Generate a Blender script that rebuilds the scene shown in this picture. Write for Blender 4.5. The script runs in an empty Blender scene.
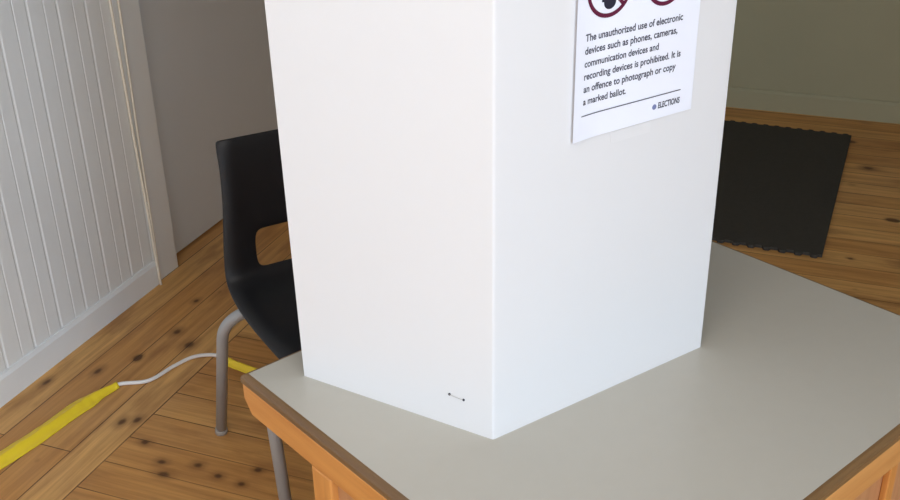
import bpy, bmesh, math, random
from mathutils import Vector, Matrix
random.seed(4)
scene = bpy.context.scene
COL = scene.collection
R = math.radians

# ------------------------------------------------------------------ materials
class NT:
    def __init__(s, name):
        s.m = bpy.data.materials.new(name); s.m.use_nodes = True
        s.t = s.m.node_tree; s.b = s.t.nodes['Principled BSDF']
    def n(s, kind, **kw):
        nd = s.t.nodes.new(kind)
        for k, v in kw.items(): setattr(nd, k, v)
        return nd
    def l(s, a, b): s.t.links.new(a, b)
    def math(s, op, a, b=None, c=None):
        nd = s.n('ShaderNodeMath', operation=op)
        for i, x in enumerate((a, b, c)):
            if x is None: continue
            if isinstance(x, (int, float)): nd.inputs[i].default_value = x
            else: s.l(x, nd.inputs[i])
        return nd.outputs[0]
    def mix(s, fac, a, b, mode='MIX'):
        nd = s.n('ShaderNodeMix', data_type='RGBA', blend_type=mode)
        for i, x in ((0, fac), (6, a), (7, b)):
            if isinstance(x, (int, float)): nd.inputs[i].default_value = x
            elif isinstance(x, tuple): nd.inputs[i].default_value = (*x, 1) if len(x) == 3 else x
            else: s.l(x, nd.inputs[i])
        return nd.outputs[2]
    def smooth(s, x, lo, hi):
        nd = s.n('ShaderNodeMapRange', interpolation_type='SMOOTHSTEP')
        s.l(x, nd.inputs[0]); nd.inputs[1].default_value = lo; nd.inputs[2].default_value = hi
        return nd.outputs[0]
    def comb(s, x, y, z=0.0):
        nd = s.n('ShaderNodeCombineXYZ')
        for i, v in enumerate((x, y, z)):
            if isinstance(v, (int, float)): nd.inputs[i].default_value = v
            else: s.l(v, nd.inputs[i])
        return nd.outputs[0]
    def noise(s, vec, scale, detail=3, rough=.55):
        nd = s.n('ShaderNodeTexNoise'); s.l(vec, nd.inputs['Vector'])
        nd.inputs['Scale'].default_value = scale; nd.inputs['Detail'].default_value = detail
        nd.inputs['Roughness'].default_value = rough
        return nd.outputs['Fac']
    def bump(s, h, strength, dist=.002):
        nd = s.n('ShaderNodeBump'); s.l(h, nd.inputs['Height'])
        nd.inputs['Strength'].default_value = strength; nd.inputs['Distance'].default_value = dist
        s.l(nd.outputs[0], s.b.inputs['Normal'])

def srgb(r, g, b):
    f = lambda c: (c/255/12.92) if c/255 <= .04045 else ((c/255+.055)/1.055)**2.4
    return (f(r), f(g), f(b))

def mottled(name, col, rough=.6, amount=.06, scale=6, spec=.5, metallic=0, bump=0, bscale=200, stretch=(1, 1, 1)):
    w = NT(name)
    tc = w.n('ShaderNodeTexCoord'); mp = w.n('ShaderNodeMapping'); mp.inputs['Scale'].default_value = stretch
    w.l(tc.outputs['Object'], mp.inputs[0])
    f = w.noise(mp.outputs[0], scale)
    d = tuple(c*(1-amount) for c in col); u = tuple(min(1, c*(1+amount)) for c in col)
    w.l(w.mix(f, d, u), w.b.inputs['Base Color'])
    w.b.inputs['Roughness'].default_value = rough
    w.b.inputs['Specular IOR Level'].default_value = spec
    w.b.inputs['Metallic'].default_value = metallic
    if bump: w.bump(w.noise(mp.outputs[0], bscale), bump)
    return w.m

def wood(name, base, dark, axis='Y', rough=.42, scale=1.0, spec=.5):
    w = NT(name)
    tc = w.n('ShaderNodeTexCoord'); mp = w.n('ShaderNodeMapping')
    s = {'X': (2, 34, 34), 'Y': (34, 2, 34), 'Z': (34, 34, 2)}[axis]
    mp.inputs['Scale'].default_value = tuple(v*scale for v in s)
    w.l(tc.outputs['Object'], mp.inputs[0])
    f = w.smooth(w.noise(mp.outputs[0], 1.0, 5, .6), .3, .75)
    g = w.noise(mp.outputs[0], 4.0, 2)
    c = w.mix(f, base, dark)
    c = w.mix(w.math('MULTIPLY', g, .35), c, tuple(x*.7 for x in base))
    w.l(c, w.b.inputs['Base Color']); w.b.inputs['Roughness'].default_value = rough
    w.b.inputs['Specular IOR Level'].default_value = spec
    return w.m

def floor_material():
    w = NT('pine_floorboards')
    tc = w.n('ShaderNodeTexCoord'); sp = w.n('ShaderNodeSeparateXYZ'); w.l(tc.outputs['Object'], sp.inputs[0])
    x, y = sp.outputs[0], sp.outputs[1]           # x along the panelled wall, y = minus the distance from it
    inner = w.math('LESS_THAN', y, -.405)          # inside the border of boards laid along the wall
    inv = w.math('SUBTRACT', 1.0, inner)
    along = w.math('ADD', w.math('MULTIPLY', inner, y), w.math('MULTIPLY', inv, x))
    across = w.math('ADD', w.math('MULTIPLY', inner, x), w.math('MULTIPLY', inv, y))
    br = w.n('ShaderNodeTexBrick', offset=.37, offset_frequency=2)
    w.l(w.comb(w.math('ADD', along, 9.3), w.math('ADD', across, 8.105)), br.inputs['Vector'])
    br.inputs['Scale'].default_value = 1; br.inputs['Brick Width'].default_value = 2.3
    br.inputs['Row Height'].default_value = .1013; br.inputs['Mortar Size'].default_value = .0017
    br.inputs['Mortar Smooth'].default_value = .3
    br.inputs['Color1'].default_value = (0, 0, 0, 1); br.inputs['Color2'].default_value = (1, 1, 1, 1)
    tint = w.n('ShaderNodeSeparateColor'); w.l(br.outputs['Color'], tint.inputs[0]); tint = tint.outputs[0]
    row = w.math('FLOOR', w.math('DIVIDE', w.math('ADD', across, 8.105), .1013))
    gv = w.comb(w.math('MULTIPLY', along, 2.2), w.math('MULTIPLY', across, 42), w.math('MULTIPLY', row, 3.7))
    grain = w.smooth(w.noise(gv, 1.0, 5, .62), .28, .74)
    fine = w.noise(w.comb(w.math('MULTIPLY', along, 6), w.math('MULTIPLY', across, 190), row), 1.0, 3)
    c = w.mix(tint, srgb(224, 162, 90), srgb(252, 198, 122))
    c = w.mix(w.math('MULTIPLY', grain, .62), c, srgb(160, 102, 50))
    c = w.mix(w.math('MULTIPLY', fine, .28), c, srgb(112, 72, 40))
    worn = w.noise(tc.outputs['Object'], 1.6, 3)
    c = w.mix(w.math('MULTIPLY', w.smooth(worn, .45, .7), .3), c, srgb(206, 160, 112))
    blot = w.noise(w.comb(w.math('MULTIPLY', along, 3.0), w.math('MULTIPLY', across, 11)), 1.0, 4, .6)
    c = w.mix(w.math('MULTIPLY', w.smooth(blot, .5, .72), .45), c, srgb(134, 80, 40))
    # knots
    vo = w.n('ShaderNodeTexVoronoi', feature='F1')
    wob = w.noise(tc.outputs['Object'], 30, 2)
    w.l(w.comb(w.math('MULTIPLY', along, 6.0), w.math('ADD', w.math('MULTIPLY', across, 9.87), w.math('MULTIPLY', wob, .12))), vo.inputs['Vector'])
    vo.inputs['Scale'].default_value = 1
    vc = w.n('ShaderNodeSeparateColor'); w.l(vo.outputs['Color'], vc.inputs[0])
    rad = w.math('MULTIPLY', w.smooth(vc.outputs[0], .55, 1.0), .16)
    k = w.math('SUBTRACT', rad, vo.outputs['Distance'])
    # single knots where the boards show them: (along wall, from wall, half length along the board, half width)
    for ku, kv, ka, kb in ((.644, .182, .012, .008), (.467, .231, .015, .011), (.418, .304, .020, .014), (.129, .045, .016, .009), (.219, .142, .017, .009), (.064, .381, .014, .010),
                           (-.060, .540, .012, .009), (-.041, .629, .012, .010), (-.060, .696, .011, .009), (-.097, .571, .018, .011), (-.067, .764, .010, .008), (-.007, .455, .012, .009),
                           (.044, .349, .016, .010), (-.009, .774, .010, .008), (2.395, 2.079, .020, .014)):
        a, b = (ka, kb) if kv < .405 else (kb, ka)
        dx = w.math('DIVIDE', w.math('SUBTRACT', x, ku), a); dy = w.math('DIVIDE', w.math('ADD', y, kv), b)
        dd = w.math('SQRT', w.math('ADD', w.math('MULTIPLY', dx, dx), w.math('MULTIPLY', dy, dy)))
        dd = w.math('ADD', dd, w.math('MULTIPLY', w.math('SUBTRACT', wob, .5), .9))
        k = w.math('MAXIMUM', k, w.math('MULTIPLY', w.math('SUBTRACT', 1.0, dd), .045))
    c = w.mix(w.math('MULTIPLY', w.smooth(k, -.09, .02), .45), c, srgb(104, 62, 32))
    c = w.mix(w.math('MULTIPLY', w.smooth(k, -.01, .03), .8), c, srgb(76, 44, 24))
    # joints between boards and the seam of the border
    seam = w.math('LESS_THAN', w.math('ABSOLUTE', w.math('ADD', y, .405)), .0018)
    gap = w.math('MAXIMUM', br.outputs['Fac'], seam)
    c = w.mix(w.math('MULTIPLY', gap, w.math('ADD', .35, w.math('MULTIPLY', w.smooth(worn, .35, .65), .5))), c, srgb(46, 28, 16))
    w.l(c, w.b.inputs['Base Color'])
    w.b.inputs['Roughness'].default_value = .5
    w.b.inputs['Specular IOR Level'].default_value = .35
    w.bump(w.math('SUBTRACT', w.math('MULTIPLY', grain, -.15), gap), .5, .0012)
    return w.m

M = {
 'floor': floor_material(),
 'panelling': mottled('painted_boards', srgb(240, 239, 236), .5, .03, 14, .4, stretch=(1, 1, .3)),
 'skirting': mottled('painted_skirting', srgb(242, 242, 241), .45, .03, 9, .4),
 'greywall': mottled('grey_wall_paint', srgb(222, 224, 226), .7, .03, 3, .3),
 'farwall': mottled('cream_wall_paint', srgb(172, 166, 136), .6, .04, 3, .3),
 'plain': mottled('white_plaster', srgb(176, 174, 170), .8, .03, 3, .2),
 'laminate': mottled('grey_beige_laminate', srgb(182, 178, 168), .34, .025, 40, .4),
 'edging': wood('brown_edging', srgb(128, 98, 64), srgb(102, 74, 46), 'Y', .35),
 'edgingX': wood('brown_edging_cross', srgb(128, 98, 64), srgb(102, 74, 46), 'X', .35),
 'honey': wood('honey_wood', srgb(214, 148, 78), srgb(192, 122, 58), 'Y', .4),
 'honeyX': wood('honey_wood_cross', srgb(214, 156, 92), srgb(192, 130, 70), 'X', .4),
 'honeyZ': wood('honey_wood_upright', srgb(214, 148, 78), srgb(192, 122, 58), 'Z', .4),
 'panelwood': wood('panel_wood', srgb(198, 146, 104), srgb(178, 120, 78), 'Z', .4, .8),
 'card': mottled('white_card', srgb(224, 222, 222), .55, .008, 5, .3),
 'paper': mottled('white_paper', srgb(238, 239, 248), .6, .004, 20, .3),
 'ink': mottled('grey_ink', srgb(70, 68, 80), .7, .05, 30, .2),
 'black_ink': mottled('black_ink', srgb(44, 42, 56), .7, .05, 30, .2),
 'maroon': mottled('maroon_ink', srgb(98, 30, 58), .6, .05, 30, .2),
 'cleartape': mottled('clear_tape', srgb(226, 224, 224), .3, .02, 60, .4),
 'plastic': mottled('black_plastic', srgb(29, 30, 34), .42, .08, 30, .4, bump=.15, bscale=500),
 'steel': mottled('grey_steel_tube', srgb(168, 170, 173), .42, .06, 30, .5, .1),
 'cap': mottled('grey_cap', srgb(170, 164, 156), .6, .05, 30, .4),
 'rubber': mottled('charcoal_rubber', srgb(68, 65, 60), .8, .14, 60, .25, bump=.4, bscale=300),
 'yellow': mottled('yellow_tape', srgb(252, 216, 50), .42, .08, 25, .5),
 'cable': mottled('white_cable', srgb(246, 243, 240), .45, .03, 40, .4),
 'cord': mottled('cream_cord', srgb(246, 236, 218), .7, .06, 120, .2),
 'pvc': mottled('white_frame', srgb(235, 235, 235), .4, .02, 10, .4),
}
glass = NT('window_glass'); glass.b.inputs['Transmission Weight'].default_value = 1
glass.b.inputs['Roughness'].default_value = 0; glass.b.inputs['IOR'].default_value = 1.02
M['glass'] = glass.m

# ------------------------------------------------------------------ builders
def obj(name, bm, mat, parent=None, smooth=False, bevel=0):
    me = bpy.data.meshes.new(name)
    bmesh.ops.recalc_face_normals(bm, faces=bm.faces[:])
    bm.to_mesh(me); bm.free()
    if smooth:
        for p in me.polygons: p.use_smooth = True
    o = bpy.data.objects.new(name, me); COL.objects.link(o)
    me.materials.append(mat)
    if parent is not None: o.parent = parent
    if bevel:
        b = o.modifiers.new('bevel', 'BEVEL'); b.width = bevel; b.segments = 2; b.limit_method = 'ANGLE'
    return o

def empty(name, loc, rotz=0):
    o = bpy.data.objects.new(name, None); COL.objects.link(o)
    o.location = loc; o.rotation_euler = (0, 0, rotz); o.empty_display_size = .1
    return o

def tag(o, label, cat, group=None):
    o['label'] = label; o['category'] = cat
    if group: o['group'] = group
    return o

def box(bm, lo, hi):
    vs = [bm.verts.new((x, y, z)) for z in (lo[2], hi[2]) for y in (lo[1], hi[1]) for x in (lo[0], hi[0])]
    for f in ((0, 2, 3, 1), (4, 5, 7, 6), (0, 1, 5, 4), (2, 6, 7, 3), (0, 4, 6, 2), (1, 3, 7, 5)):
        bm.faces.new([vs[i] for i in f])
    return bm

def boxes(*bs):
    bm = bmesh.new()
    for lo, hi in bs: box(bm, lo, hi)
    return bm

def prism(bm, prof, a, b):
    """prof: list of points mapped by a(p) at one end and b(p) at the other"""
    A = [bm.verts.new(a(p)) for p in prof]; B = [bm.verts.new(b(p)) for p in prof]
    n = len(prof)
    for i in range(n): bm.faces.new((A[i], A[(i+1) % n], B[(i+1) % n], B[i]))
    bm.faces.new(A[::-1]); bm.faces.new(B)
    return bm

def spline(pts, n=10):
    pts = [Vector(p) for p in pts]; out = []
    P = [pts[0]*2-pts[1]] + pts + [pts[-1]*2-pts[-2]]
    for i in range(1, len(P)-2):
        for k in range(n):
            t = k/n; a, b, c, d = P[i-1:i+3]
            out.append(.5*((2*b)+(c-a)*t+(2*a-5*b+4*c-d)*t*t+(3*b-a-3*c+d)*t**3))
    out.append(pts[-1]); return out

def tube(bm, path, r, seg=14):
    path = [Vector(p) for p in path]; rings = []
    t0 = (path[1]-path[0]).normalized()
    nrm = t0.orthogonal().normalized()
    for i, p in enumerate(path):
        t = (path[min(i+1, len(path)-1)]-path[max(i-1, 0)]).normalized()
        nrm = (nrm-t*nrm.dot(t)).normalized(); bn = t.cross(nrm)
        rr = r[i] if isinstance(r, (list, tuple)) else r
        rings.append([bm.verts.new(p+rr*(math.cos(2*math.pi*k/seg)*nrm+math.sin(2*math.pi*k/seg)*bn)) for k in range(seg)])
    for a, b in zip(rings, rings[1:]):
        for k in range(seg): bm.faces.new((a[k], a[(k+1) % seg], b[(k+1) % seg], b[k]))
    bm.faces.new(rings[0][::-1]); bm.faces.new(rings[-1])
    return bm

def rounded(path, rad, n=7):
    """polyline with rounded corners"""
    path = [Vector(p) for p in path]; out = [path[0]]
    for a, b, c in zip(path, path[1:], path[2:]):
        u = (a-b).normalized(); v = (c-b).normalized(); ang = u.angle(v)
        d = min(rad/math.tan(ang/2), (a-b).length*.48, (c-b).length*.48)
        p, q = b+u*d, b+v*d
        for k in range(n+1):
            t = k/n; out.append((1-t)**2*p+2*t*(1-t)*b+t*t*q)
    out.append(path[-1]); return out

# ------------------------------------------------------------------ camera
CAMZ = 1.585
cam_d = bpy.data.cameras.new('camera'); cam = bpy.data.objects.new('camera', cam_d); COL.objects.link(cam)
cam_d.sensor_width = 36; cam_d.sensor_fit = 'HORIZONTAL'; cam_d.lens = 36*1056.3/900; cam_d.clip_start = .05
rt = Vector((.99981794, -.00860246, -.01703171)); up = Vector((.01908092, .45075891, .89244178)); fw = Vector((0, .89260428, -.45084099))
mw = Matrix.Identity(4)
for i in range(3): mw[i][0], mw[i][1], mw[i][2] = rt[i], up[i], -fw[i]
mw.translation = (0, 0, CAMZ); cam.matrix_world = mw
scene.camera = cam

# ------------------------------------------------------------------ room (x along the panelled wall, y = -distance from it)
RP = Vector((-1.183, 2.29, 0)); RA = R(68.815)
U0, U1, V1, H = -4.6, 2.965, 4.2, 2.75
RM = Matrix.Translation(RP) @ Matrix.Rotation(RA, 4, 'Z')
def room(name, bm, mat, bevel=0):
    o = obj(name, bm, mat, bevel=bevel); o.matrix_world = RM; o['kind'] = 'structure'; return o
def rw(u, v, z=0): return RM @ Vector((u, -v, z))

room('floor', boxes(((U0-.1, -V1-.1, -.06), (U1+.1, .16, 0))), M['floor'])
room('ceiling', boxes(((U0-.1, -V1-.1, H), (U1+.1, .16, H+.06))), M['plain'])
# tongue-and-groove boards: a profile swept upwards
UE = .825; FLAT = .70
prof = [(U0, .16), (U0, 0)]
pitch = .108; u = FLAT-pitch*math.floor((FLAT-U0)/pitch)
grooves = []
while u <= FLAT+1e-6:
    grooves.append((u, .006, .0045)); grooves.append((u-pitch*.45, .0035, .0025)); u += pitch
for u, hw, d in sorted(grooves):
    d *= .42
    if u-hw <= U0 or u+hw > UE: continue
    prof += [(u-hw, 0), (u-hw*.35, d), (u+hw*.35, d), (u+hw, 0)]
prof += [(UE-.004, 0), (UE, .004), (UE, .16)]
bm = bmesh.new()
A = [bm.verts.new((x, y, 0)) for x, y in prof]; B = [bm.verts.new((x, y, H)) for x, y in prof]
for i in range(len(prof)): j = (i+1) % len(prof); bm.faces.new((A[i], A[j], B[j], B[i]))
room('wall_left', bm, M['panelling'])
sk = [(0, 0), (-.011, 0), (-.011, .070), (-.006, .080), (0, .081)]
room('baseboard_left', prism(bmesh.new(), sk, lambda p: (U0, p[0], p[1]), lambda p: (FLAT+.004, p[0], p[1])), M['skirting'])
room('wall_back', boxes(((UE-.02, .047, .010), (U1+.05, .16, H))), M['greywall'])
# far wall with a skirting board and shallow upright battens
room('wall_far', boxes(((U1, -V1-.1, 0), (U1+.1, .16, H))), M['farwall'])
fs = [(0, 0), (-.014, 0), (-.014, .078), (-.008, .090), (0, .091)]
room('baseboard_far', prism(bmesh.new(), fs, lambda p: (U1+p[0], -V1, p[1]), lambda p: (U1+p[0], .046, p[1])), M['farwall'])
for k, v in enumerate((.55, 1.15, 1.75, 2.35, 2.95, 3.55)):
    room('trim_%d' % (k+1), boxes(((U1-.003, -v-.02, .092), (U1+.001, -v+.02, H))), M['farwall'])
# wall behind the viewer with a wide window, wall on the right with a window
def wall_with_hole(name, axis, at, lo, hi, h0, h1, z0, z1):
    bs = []
    for a, b, c, d in ((lo, h0, 0, H), (h1, hi, 0, H), (h0, h1, 0, z0), (h0, h1, z1, H)):
        if axis == 'u': bs.append(((at-.1, a, c), (at, b, d)))
        else: bs.append(((a, at-.1, c), (b, at, d)))
    room(name, boxes(*bs), M['plain'])
W1 = (-2.7, -.25, .85, 2.2)      # y0, y1, z0, z1 on the wall at U0
wall_with_hole('wall_near', 'u', U0, -V1-.1, .16, *W1)
W2 = (-4.5, -2.75, .5, 2.2)       # x0, x1, z0, z1 on the right wall
wall_with_hole('wall_right', 'v', -V1, U0-.1, U1+.1, *W2)
def window(n, axis, at, a, b, z0, z1):
    f = .06; bs = []
    def add(p, q, c, d, t=.05):
        if axis == 'u': bs.append(((at-.075, p, c), (at-.075+t, q, d)))
        else: bs.append(((p, at-.075, c), (q, at-.075+t, d)))
    add(a, a+f, z0, z1); add(b-f, b, z0, z1); add(a+f, b-f, z0, z0+f); add(a+f, b-f, z1-f, z1)
    m = (a+b)/2; add(m-f/2, m+f/2, z0+f, z1-f)
    return room('window_%d' % n, boxes(*bs), M['pvc'])
window(1, 'u', U0, *W1); window(2, 'v', -V1, *W2)

# ------------------------------------------------------------------ table
TA = R(40.32); T = empty('table', (.2459, 1.3094, 0), TA)
tag(T, 'small wooden cupboard table with pale laminate top under the white screen', 'table')
hx, hy = .4225, .35
hs = .341                          # the sitter's edge
obj('tabletop', boxes(((-hx, -hy, .7195), (hx, hs, .735))), M['laminate'], T)
ep = [(0, .7348), (.004, .734), (.008, .731), (.0095, .727), (.0095, .7195), (0, .7195)]
for ax, sg in (('x', -1), ('x', 1), ('y', -1), ('y', 1)):
    bm = bmesh.new()
    def f(p, e):     # mitred end
        q = p[0]
        return (sg*(hx+q), (hs+q if e > 0 else -hy-q), p[1]) if ax == 'x' else (e*(hx+q), (hs+q if sg > 0 else -hy-q), p[1])
    prism(bm, ep, lambda p: f(p, -1), lambda p: f(p, 1))
    obj('edging', bm, M['edging'] if ax == 'x' else M['edgingX'], T)
bx, yb = .432, .175               # body: flush with three edges, set in below the sitter's edge
z1, zr = .7195, .672
# rails along both short sides run on under the overhang with a cut-off end
for sg in (-1, 1):
    bm = bmesh.new(); pr = [(-hy-.009, zr), (hs-.012, zr), (hs+.006, zr+.022), (hs+.006, z1), (-hy-.009, z1)]
    prism(bm, pr, lambda p: (sg*(bx-.026), p[0], p[1]), lambda p: (sg*bx, p[0], p[1]))
    obj('rail', bm, M['honey'], T, bevel=.002)
    for y0, y1 in ((yb-.045, yb), (-hy-.009, -hy+.036)):
        x0, x1 = sorted((sg*(bx-.045), sg*bx))
        obj('stile', boxes(((x0, y0, 0), (x1, y1, zr))), M['honeyZ'], T, bevel=.003)
    x0, x1 = sorted((sg*(bx-.026), sg*bx))
    obj('rail', boxes(((x0, -hy+.036, .03), (x1, yb-.045, .10))), M['honey'], T, bevel=.003)
    x0, x1 = sorted((sg*(bx-.024), sg*(bx-.012)))
    obj('side_panel', boxes(((x0, -hy+.030, .09), (x1, yb-.040, zr+.004))), M['panelwood'], T)
yf = -hy-.009
obj('rail', boxes(((-bx+.026, yf, zr), (bx-.026, yf+.026, z1))), M['honeyX'], T, bevel=.002)
obj('rail', boxes(((-bx+.045, yf, .03), (bx-.045, yf+.026, .10))), M['honeyX'], T, bevel=.003)
obj('front_panel', boxes(((-bx+.040, yf+.012, .09), (bx-.040, yf+.024, zr+.004))), M['panelwood'], T)
for x in (-.132, .158):
    obj('muntin', boxes(((x-.01, yf+.002, .10), (x+.01, yf+.012, zr))), M['honeyZ'], T, bevel=.002)
obj('back_panel', boxes(((-bx+.045, yb-.02, .03), (bx-.045, yb-.004, z1))), M['panelwood'], T)

# ------------------------------------------------------------------ voting screen
SA = math.atan2(.5612, .8277); ZT = .735
S = empty('voting_screen', (.052, 1.127, ZT), SA)
tag(S, 'tall folded white card voting screen standing on the table', 'voting screen')
SH, TH, RAD = .74, .0035, .0028
plan = [Vector((-.131, .282)), Vector((0, 0)), Vector((.3872, 0)), Vector((.5182, .282))]
def arc(b, a, c):
    u = (a-b).normalized(); v = (c-b).normalized(); ang = u.angle(v); d = RAD/math.tan(ang/2)
    cen = b+(u+v).normalized()*(RAD/math.sin(ang/2))
    p, q = b+u*d-cen, b+v*d-cen
    th0 = math.atan2(p.y, p.x); dth = (math.atan2(q.y, q.x)-th0+math.pi) % (2*math.pi)-math.pi
    return [cen+Vector((math.cos(th0+dth*k/6), math.sin(th0+dth*k/10)))*RAD for k in range(11)]
a1 = arc(plan[1], plan[0], plan[2]); a2 = arc(plan[2], plan[1], plan[3])
def top_shift(p):                # the wings lean out a touch towards the top
    if p.y > .02 and p.x < .1: return Vector((p.x-.0042*p.y/.282, p.y+.0085*p.y/.282))
    if p.y > .02: return Vector((p.x+.0042*p.y/.282, p.y+.0085*p.y/.282))
    return p
def strip(pts, name):
    n = len(pts); bm = bmesh.new(); lay = []
    inn = []
    for i, p in enumerate(pts):
        t = (pts[min(i+1, n-1)]-pts[max(i-1, 0)]).normalized(); inn.append(p+Vector((-t.y, t.x))*TH)
    for z, sh in ((0, False), (SH, True)):
        lay.append([[bm.verts.new(((top_shift(p) if sh else p).x, (top_shift(p) if sh else p).y, z)) for p in q] for q in (pts, inn)])
    for i in range(n-1):
        for s in (0, 1): bm.faces.new((lay[0][s][i], lay[0][s][i+1], lay[1][s][i+1], lay[1][s][i]))
        for l in (0, 1): bm.faces.new((lay[l][0][i], lay[l][0][i+1], lay[l][1][i+1], lay[l][1][i]))
    for i in (0, n-1): bm.faces.new((lay[0][0][i], lay[1][0][i], lay[1][1][i], lay[0][1][i]))
    return obj(name, bm, M['card'], S)
side = strip([plan[0], a1[0]], 'panel'); strip(a1, 'crease'); strip([a1[-1], a2[0]], 'panel'); strip(a2, 'crease'); strip([a2[-1], plan[3]], 'panel')
# staple near the foot of the left wing: two dark ends and a thin pale crown
d0 = (plan[1]-plan[0]).normalized(); nn = Vector((d0.y, -d0.x))
def wing(s, z, o): p = plan[0]+d0*s+nn*o; return (p.x, p.y, z)
st = obj('staple', tube(bmesh.new(), rounded([wing(.2455, .0505, -.002), wing(.2455, .0505, .0014), wing(.267, .0487, .0014), wing(.267, .0487, -.002)], .001, 4), .00028, 8), M['cap'], S, smooth=True)
bm = bmesh.new()
for s, z in ((.2455, .0505), (.267, .0487)): tube(bm, [wing(s, z, -.001), wing(s, z, .0012)], .0017, 10)
obj('staple_end', bm, M['black_ink'], st)

# ------------------------------------------------------------------ notice on the front of the screen
Nn = empty('notice', Vector((.052, 1.127, ZT))+Vector((math.cos(SA), math.sin(SA), 0))*.1140+Vector((0, 0, .390)), SA)
tag(Nn, 'white paper notice with two prohibition signs and six lines of text on the screen', 'notice')
PW, PH = .2040, .297
def lift(x): return -.0012-.0042*max(0, 1-x/.05)**2     # the left edge stands off the card
bm = bmesh.new(); nx = 24; fr = []; bk = []
for i in range(nx+1):
    x = PW*i/nx; fr.append([bm.verts.new((x, lift(x)-.0003, z)) for z in (0, PH)]); bk.append([bm.verts.new((x, lift(x), z)) for z in (0, PH)])
for i in range(nx):
    for L in (fr, bk): bm.faces.new((L[i][0], L[i+1][0], L[i+1][1], L[i][1]))
    for j in (0, 1): bm.faces.new((fr[i][j], fr[i+1][j], bk[i+1][j], bk[i][j]))
for i in (0, nx): bm.faces.new((fr[i][0], fr[i][1], bk[i][1], bk[i][0]))
obj('sheet', bm, M['paper'], Nn)
dg = bpy.context.evaluated_depsgraph_get
def text_mesh(body, x, z, width, hscale=1.0, name='text', mat='ink', bold=0):
    cu = bpy.data.curves.new('t', 'FONT'); cu.body = body; cu.size = 1; cu.offset = bold; cu.extrude = 0
    t = bpy.data.objects.new('t', cu); COL.objects.link(t)
    bpy.context.view_layer.update()
    me = bpy.data.meshes.new_from_object(t.evaluated_get(dg()))
    bpy.data.objects.remove(t)
    xs = [v.co.x for v in me.vertices]; x0 = min(xs); k = width/(max(xs)-x0)
    for v in me.vertices:
        px = x+(v.co.x-x0)*k; v.co = (px, lift(px)-.0006, z+v.co.y*k*hscale)
    me.materials.append(M[mat]); me.name = name
    o = bpy.data.objects.new(name, me); COL.objects.link(o); o.parent = Nn
    return o
lines = ['The unauthorized use of electronic', 'devices such as phones, cameras,', 'communication devices and', 'recording devices is prohibited. It is', 'an offence to photograph or copy', 'a marked ballot.']
widths = [.163, .155, .124, .164, .157, .072]
for i, (s, wd) in enumerate(zip(lines, widths)):
    text_mesh(s, .0155, .1215-.0154*i, wd*.98, 1.08, 'text', 'ink', .02)
bm = bmesh.new(); rv = [[bm.verts.new((x, lift(x)-.0007, z)) for z in (.0300, .0313)] for x in [.0135+.168*k/30 for k in range(31)]]
for a, b in zip(rv, rv[1:]): bm.faces.new((a[0], b[0], b[1], a[1]))
obj('rule', bm, M['ink'], Nn)
text_mesh('ELECTIONS', .1435, .0135, .038, 1.45, 'logo_text', 'ink', .03)
bm = bmesh.new(); tube(bm, [(.137, -.0012, .0165), (.137, -.0018, .0165)], .0036, 12)
obj('logo_mark', bm, mottled('pale_blue_ink', srgb(120, 128, 170), .7, .05, 30, .2), Nn)
def ring(cx, cz, r0, r1, y):
    bm = bmesh.new(); n = 48; P = [[bm.verts.new((cx+r*math.cos(2*math.pi*k/n), y, cz+r*math.sin(2*math.pi*k/n))) for k in range(n)] for r in (r0, r1)]
    for k in range(n): bm.faces.new((P[0][k], P[0][(k+1) % n], P[1][(k+1) % n], P[1][k]))
    return bm
def rot_rect(bm, cx, cz, w, h, ang, y):
    c, s = math.cos(ang), math.sin(ang)
    bm.faces.new([bm.verts.new((cx+a*c-b*s, y, cz+a*s+b*c)) for a, b in ((-w, -h), (w, -h), (w, h), (-w, h))])
for kind, cx in (('phone', .0505), ('camera', .1415)):
    cz, r = (.1800, .0358) if kind == 'phone' else (.1772, .0330); y = -.0009
    if kind == 'phone':       # handset with a rounded body, keypad and screen
        bm = bmesh.new(); rot_rect(bm, cx, cz, .0088, .0178, R(-8), y+.0002)
        bm.faces.new([bm.verts.new((cx+.0019+.0095*math.cos(t*math.pi/12), y+.0003, cz-.0178+.0085*math.sin(t*math.pi/12))) for t in range(24)])
        g = obj('pictogram', bm, M['black_ink'], Nn)
        bm = bmesh.new(); rot_rect(bm, cx+.001, cz+.006, .0062, .0075, R(-8), y+.0001); rot_rect(bm, cx-.0016, cz-.0095, .0055, .0022, R(-8), y+.0001)
        obj('pictogram_screen', bm, M['paper'], g)
    else:                     # camera body with lens
        bm = bmesh.new(); rot_rect(bm, cx, cz-.001, .0175, .0115, 0, y+.0002); rot_rect(bm, cx-.006, cz+.0125, .006, .0025, 0, y+.0002)
        g = obj('pictogram', bm, M['black_ink'], Nn)
        obj('pictogram_lens', ring(cx, cz-.001, .0045, .0078, y+.0001), M['paper'], g)
    bm = ring(cx, cz, r-.0050, r, y); [rot_rect(bm, cx+d*.7071, cz-d*.7071, .0034, .0024, R(-45), y) for d in [(k-4)*.0066*r/.033 for k in range(9)]]
    o = obj('prohibition_ring', bm, M['maroon'], Nn)
    for q in [o, g] + list(g.children):          # printed on the sheet: follow its curl
        for v in q.data.vertices: v.co.y += lift(v.co.x)
# piece of clear tape on the card just below the sheet
tp = empty('adhesive_tape', S.matrix_basis @ Vector((.214, 0, .3815)), SA)
tag(tp, 'short faint strip of clear tape under the lower edge of the notice', 'tape')
obj('strip', boxes(((-.034, -.0004, -.008), (.034, 0, .007))), M['cleartape'], tp)

# ------------------------------------------------------------------ chair
FX = Vector((.877, .48, 0)).normalized(); CA = math.atan2(FX.y, FX.x)
Ch = empty('chair', (-.238, 2.036, 0), CA)
tag(Ch, 'black moulded plastic chair with slotted back and grey tubular legs behind the table', 'chair')
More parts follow.
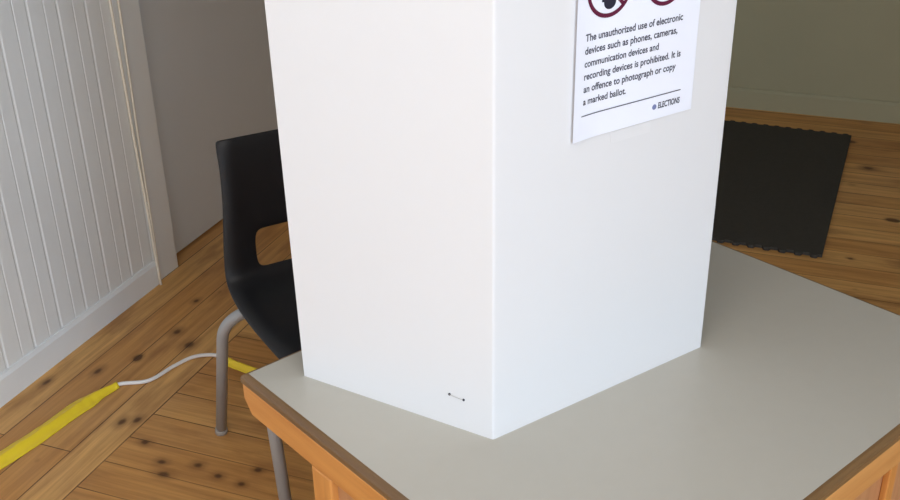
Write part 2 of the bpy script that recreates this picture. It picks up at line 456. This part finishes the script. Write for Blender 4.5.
# profile: (y, z, half width, forward curl of the edges)
pro = [(-.236, .398, .184, 0), (-.232, .420, .194, 0), (-.212, .440, .203, .002), (-.15, .447, .214, .006), (-.06, .443, .218, .010), (.03, .438, .218, .012),
       (.095, .440, .216, .013), (.138, .449, .214, .014), (.160, .462, .2125, .015), (.172, .480, .211, .016), (.181, .520, .207, .018), (.190, .562, .201, .020),
       (.200, .610, .193, .021), (.210, .665, .186, .021), (.219, .715, .182, .020), (.226, .750, .182, .017), (.230, .765, .179, .013), (.2325, .772, .177, .011)]
NXC = 16
bm = bmesh.new(); uvs = bm.loops.layers.uv.new('u'); grid = []
for i, (y, z, hw, curl) in enumerate(pro):
    j0 = pro[max(i-1, 0)]; j1 = pro[min(i+1, len(pro)-1)]
    t = Vector((0, j1[0]-j0[0], j1[1]-j0[1])).normalized(); nrm = Vector((0, -t.z, t.y))   # towards the sitter
    rowv = []
    for k in range(NXC+1):
        s = -1+2*k/NXC
        c = nrm*curl*abs(s)**2.2
        e = nrm*(-.012)*max(0, (abs(s)-.86)/.14)**2              # rolled rim turns back
        rowv.append(bm.verts.new(Vector((s*hw, y, z))+c+e))
    grid.append(rowv)
for i in range(len(pro)-1):
    for k in range(NXC):
        if 9 <= i <= 10 and 3 <= k <= NXC-4: continue           # the slot in the back
        bm.faces.new((grid[i][k], grid[i][k+1], grid[i+1][k+1], grid[i+1][k]))
shell = obj('seat_shell', bm, M['plastic'], Ch, smooth=True)
so = shell.modifiers.new('solid', 'SOLIDIFY'); so.thickness = .007; so.offset = 0
sb = shell.modifiers.new('sub', 'SUBSURF'); sb.levels = 2; sb.render_levels = 2
TR = .0135
for sx in (-1, 1):
    rear = rounded([(sx*.243, .262, .012), (sx*.236, .140, .385), (sx*.10, .105, .423)], .085, 10)
    front = rounded([(sx*.238, -.200, .012), (sx*.229, -.115, .350), (sx*.10, -.065, .423)], .06, 9)
    for path in (rear, front):
        lg = obj('leg', tube(bmesh.new(), path, TR, 18), M['steel'], Ch, smooth=True)
        d = (path[1]-path[0]).normalized()
        obj('foot_cap', tube(bmesh.new(), [path[0]-d*.0125, path[0]-d*.011, path[0]+d*.003, path[0]+d*.006], [.013, .0155, .0155, .0137], 18), M['cap'], lg, smooth=True)
for y in (.105, -.065):
    obj('crossbar', tube(bmesh.new(), [(-.10, y, .423), (.10, y, .423)], TR, 18), M['steel'], Ch, smooth=True)

# ------------------------------------------------------------------ mat
mat_o = bmesh.new()
L1, L2 = 1.20, 1.163        # across, along; origin at the near right corner
def teeth(p, q, n, d, out):
    p, q, out = Vector(p), Vector(q), Vector(out); r = []; t = (q-p)/n
    for i in range(n):
        for s, o in ((0, 0), (.22, 0), (.30, 1), (.38, 1.25), (.62, 1.25), (.70, 1), (.78, 0)):
            r.append(p+t*(i+s)+out*d*o)
    return r
o2 = [Vector((x, y)) for x, y in ((0, 0), (0, L2), (-L1, L2), (-L1, 0))]
pts = [o2[0]]+[o2[1]] + teeth(o2[1], o2[2], 26, .009, (0, 1)) + [o2[2], o2[3]] + teeth(o2[3], o2[0], 24, .010, (0, -1))
clean = []
for p in pts:
    if not clean or (p-clean[-1]).length > 1e-4: clean.append(p)
if (clean[0]-clean[-1]).length < 1e-4: clean.pop()
prism(mat_o, clean, lambda p: (p.x, p.y, 0), lambda p: (p.x, p.y, .012))
mo = obj('floor_mat', mat_o, M['rubber'], bevel=.0015)
mo.location = (1.203, 3.03, .0005); mo.rotation_euler = (0, 0, math.atan2(1.065, .465)-math.pi/2)
tag(mo, 'charcoal rubber mat with toothed edges on the boards behind the table', 'mat')

# ------------------------------------------------------------------ cable and yellow tape on the floor
def P3(uv, z): p = rw(uv[0], uv[1]); return Vector((p.x, p.y, z))
cab = [(-1.6, .05), (-1.0, .06), (-.6, .095), (-.216, .163), (0, .198), (.10, .212), (.174, .240), (.218, .308), (.300, .332), (.360, .358), (.387, .407), (.378, .457), (.365, .505)]
cw = [P3(c, .0062) for c in cab] + [Vector((-.45, 2.37, .0062)), Vector((-.30, 2.29, .0062)), Vector((-.05, 2.23, .0062)), Vector((.4, 2.10, .0062))]
cpath = spline(cw, 10)
co = obj('cable', tube(bmesh.new(), cpath, .0052, 10), M['cable'], smooth=True)
tag(co, 'thin white cable running across the floorboards between two yellow taped lengths', 'cable')
def tape(name, ctr, wid, hump):
    bm = bmesh.new(); prev = None; n = len(ctr)
    for i, p in enumerate(ctr):
        t = (ctr[min(i+1, n-1)]-ctr[max(i-1, 0)]).normalized(); nr = Vector((-t.y, t.x, 0))
        w = wid(i/(n-1)); wob = .0015*math.sin(i*.9)+.001*math.sin(i*2.3+1)
        prof = [(-1, .0008), (-.8, .0012), (-.55, .0020), (-.30, .0075), (-.14, .0122), (0, .0135), (.14, .0122), (.30, .0075), (.55, .0020), (.8, .0012), (1, .0008)]
        row = []
        for s, z in prof:
            ww = w*(1+.08*math.sin(i*.37+s)) if abs(s) > .5 else max(w, .03)
            if w < .02: ww = w*1.0+.0
            q = p+nr*(s*ww); zz = z if w > .012 else max(.0008, .0135*(1-s*s))
            row.append(bm.verts.new((q.x, q.y, zz+(abs(wob) if abs(s) < .9 else abs(wob)*.4))))
        if prev:
            for k in range(len(row)-1): bm.faces.new((prev[k], prev[k+1], row[k+1], row[k]))
        prev = row
    o = obj(name, bm, M['yellow'], smooth=True)
    s = o.modifiers.new('solid', 'SOLIDIFY'); s.thickness = .0004; s.offset = 1
    return o
c1 = spline([P3(c, 0) for c in cab[:7]], 12)
t1 = tape('floor_tape', c1, lambda t: .030 if t < .80 else .030-.019*((t-.80)/.20), 1)
tag(t1, 'long yellow tape strip over the cable beside the white panelled wall', 'tape')
c2 = spline([Vector((w.x, w.y, 0)) for w in cw[11:]], 12)
t2 = tape('floor_tape', c2, lambda t: .007+.010*min(1, t/.10), 1)
tag(t2, 'short yellow tape strip behind the chair leg, running under the chair', 'tape')

# ------------------------------------------------------------------ cord hanging on the panelled wall
def wp(u, z, off=.008): return Vector((u, -off, z))
bm = bmesh.new()
tube(bm, [wp(.690, 2.3), wp(.688, 1.2), wp(.686, .9), wp(.694, .5), wp(.698, .2, .013), wp(.694, .06, .018), wp(.688, .006, .026)], .0040, 8)
tube(bm, [wp(.735, 2.3), wp(.728, 1.2), wp(.722, .9), wp(.714, .5), wp(.706, .2, .013), wp(.698, .06, .018), wp(.688, .006, .026)], .0036, 8)
cd = obj('cord', bm, M['cord'], smooth=True); cd.matrix_world = RM
tag(cd, 'doubled cream cord hanging down the white board wall to the floor', 'cord')

# ------------------------------------------------------------------ daylight and added ceiling fill
def area(name, loc, aim, sx, sy, power, color):
    d = bpy.data.lights.new(name, 'AREA'); d.shape = 'RECTANGLE'; d.size = sx; d.size_y = sy; d.energy = power; d.color = color
    o = bpy.data.objects.new(name, d); COL.objects.link(o); o.location = loc
    o.rotation_euler = (Vector(aim)-Vector(loc)).to_track_quat('-Z', 'Z').to_euler()
    return o
zc = (W1[2]+W1[3])/2; vc = -(W1[0]+W1[1])/2
area('daylight_near', rw(U0-.12, vc, zc), rw(0, vc, zc), W1[1]-W1[0], W1[3]-W1[2], 16, (1, .92, .87))
zc = (W2[2]+W2[3])/2; uc = (W2[0]+W2[1])/2
area('daylight_right', rw(uc, V1+.12, zc), rw(uc, 0, zc), W2[1]-W2[0], W2[3]-W2[2], 134, (.61, .795, 1))
for u, v in ((-1.7, 1.7), (-1.7, 3.4)):  # ceiling fill lamps, added out of view to lift the tabletop
    fx = empty('unseen_fill_light', rw(u, v, H), RA)
    tag(fx, 'white fluorescent ceiling fitting', 'fill light', 'added ceiling fill lights')
    obj('housing', boxes(((-.1, -.62, -.05), (.1, .62, 0))), M['pvc'], fx)
    o = area('fill_lamp', rw(u, v, H-.06), rw(u, v, 0), .16, 1.2, 12.5, (1, .97, .93)); o.rotation_euler = (0, 0, RA)
wld = bpy.data.worlds.new('sky'); scene.world = wld; wld.use_nodes = True
bg = wld.node_tree.nodes['Background']; bg.inputs[0].default_value = (.75, .85, 1, 1); bg.inputs[1].default_value = .6

vs = scene.view_settings
vs.view_transform = 'Standard'; vs.look = 'None'; vs.gamma = 1; vs.use_curve_mapping = False; vs.exposure = .5
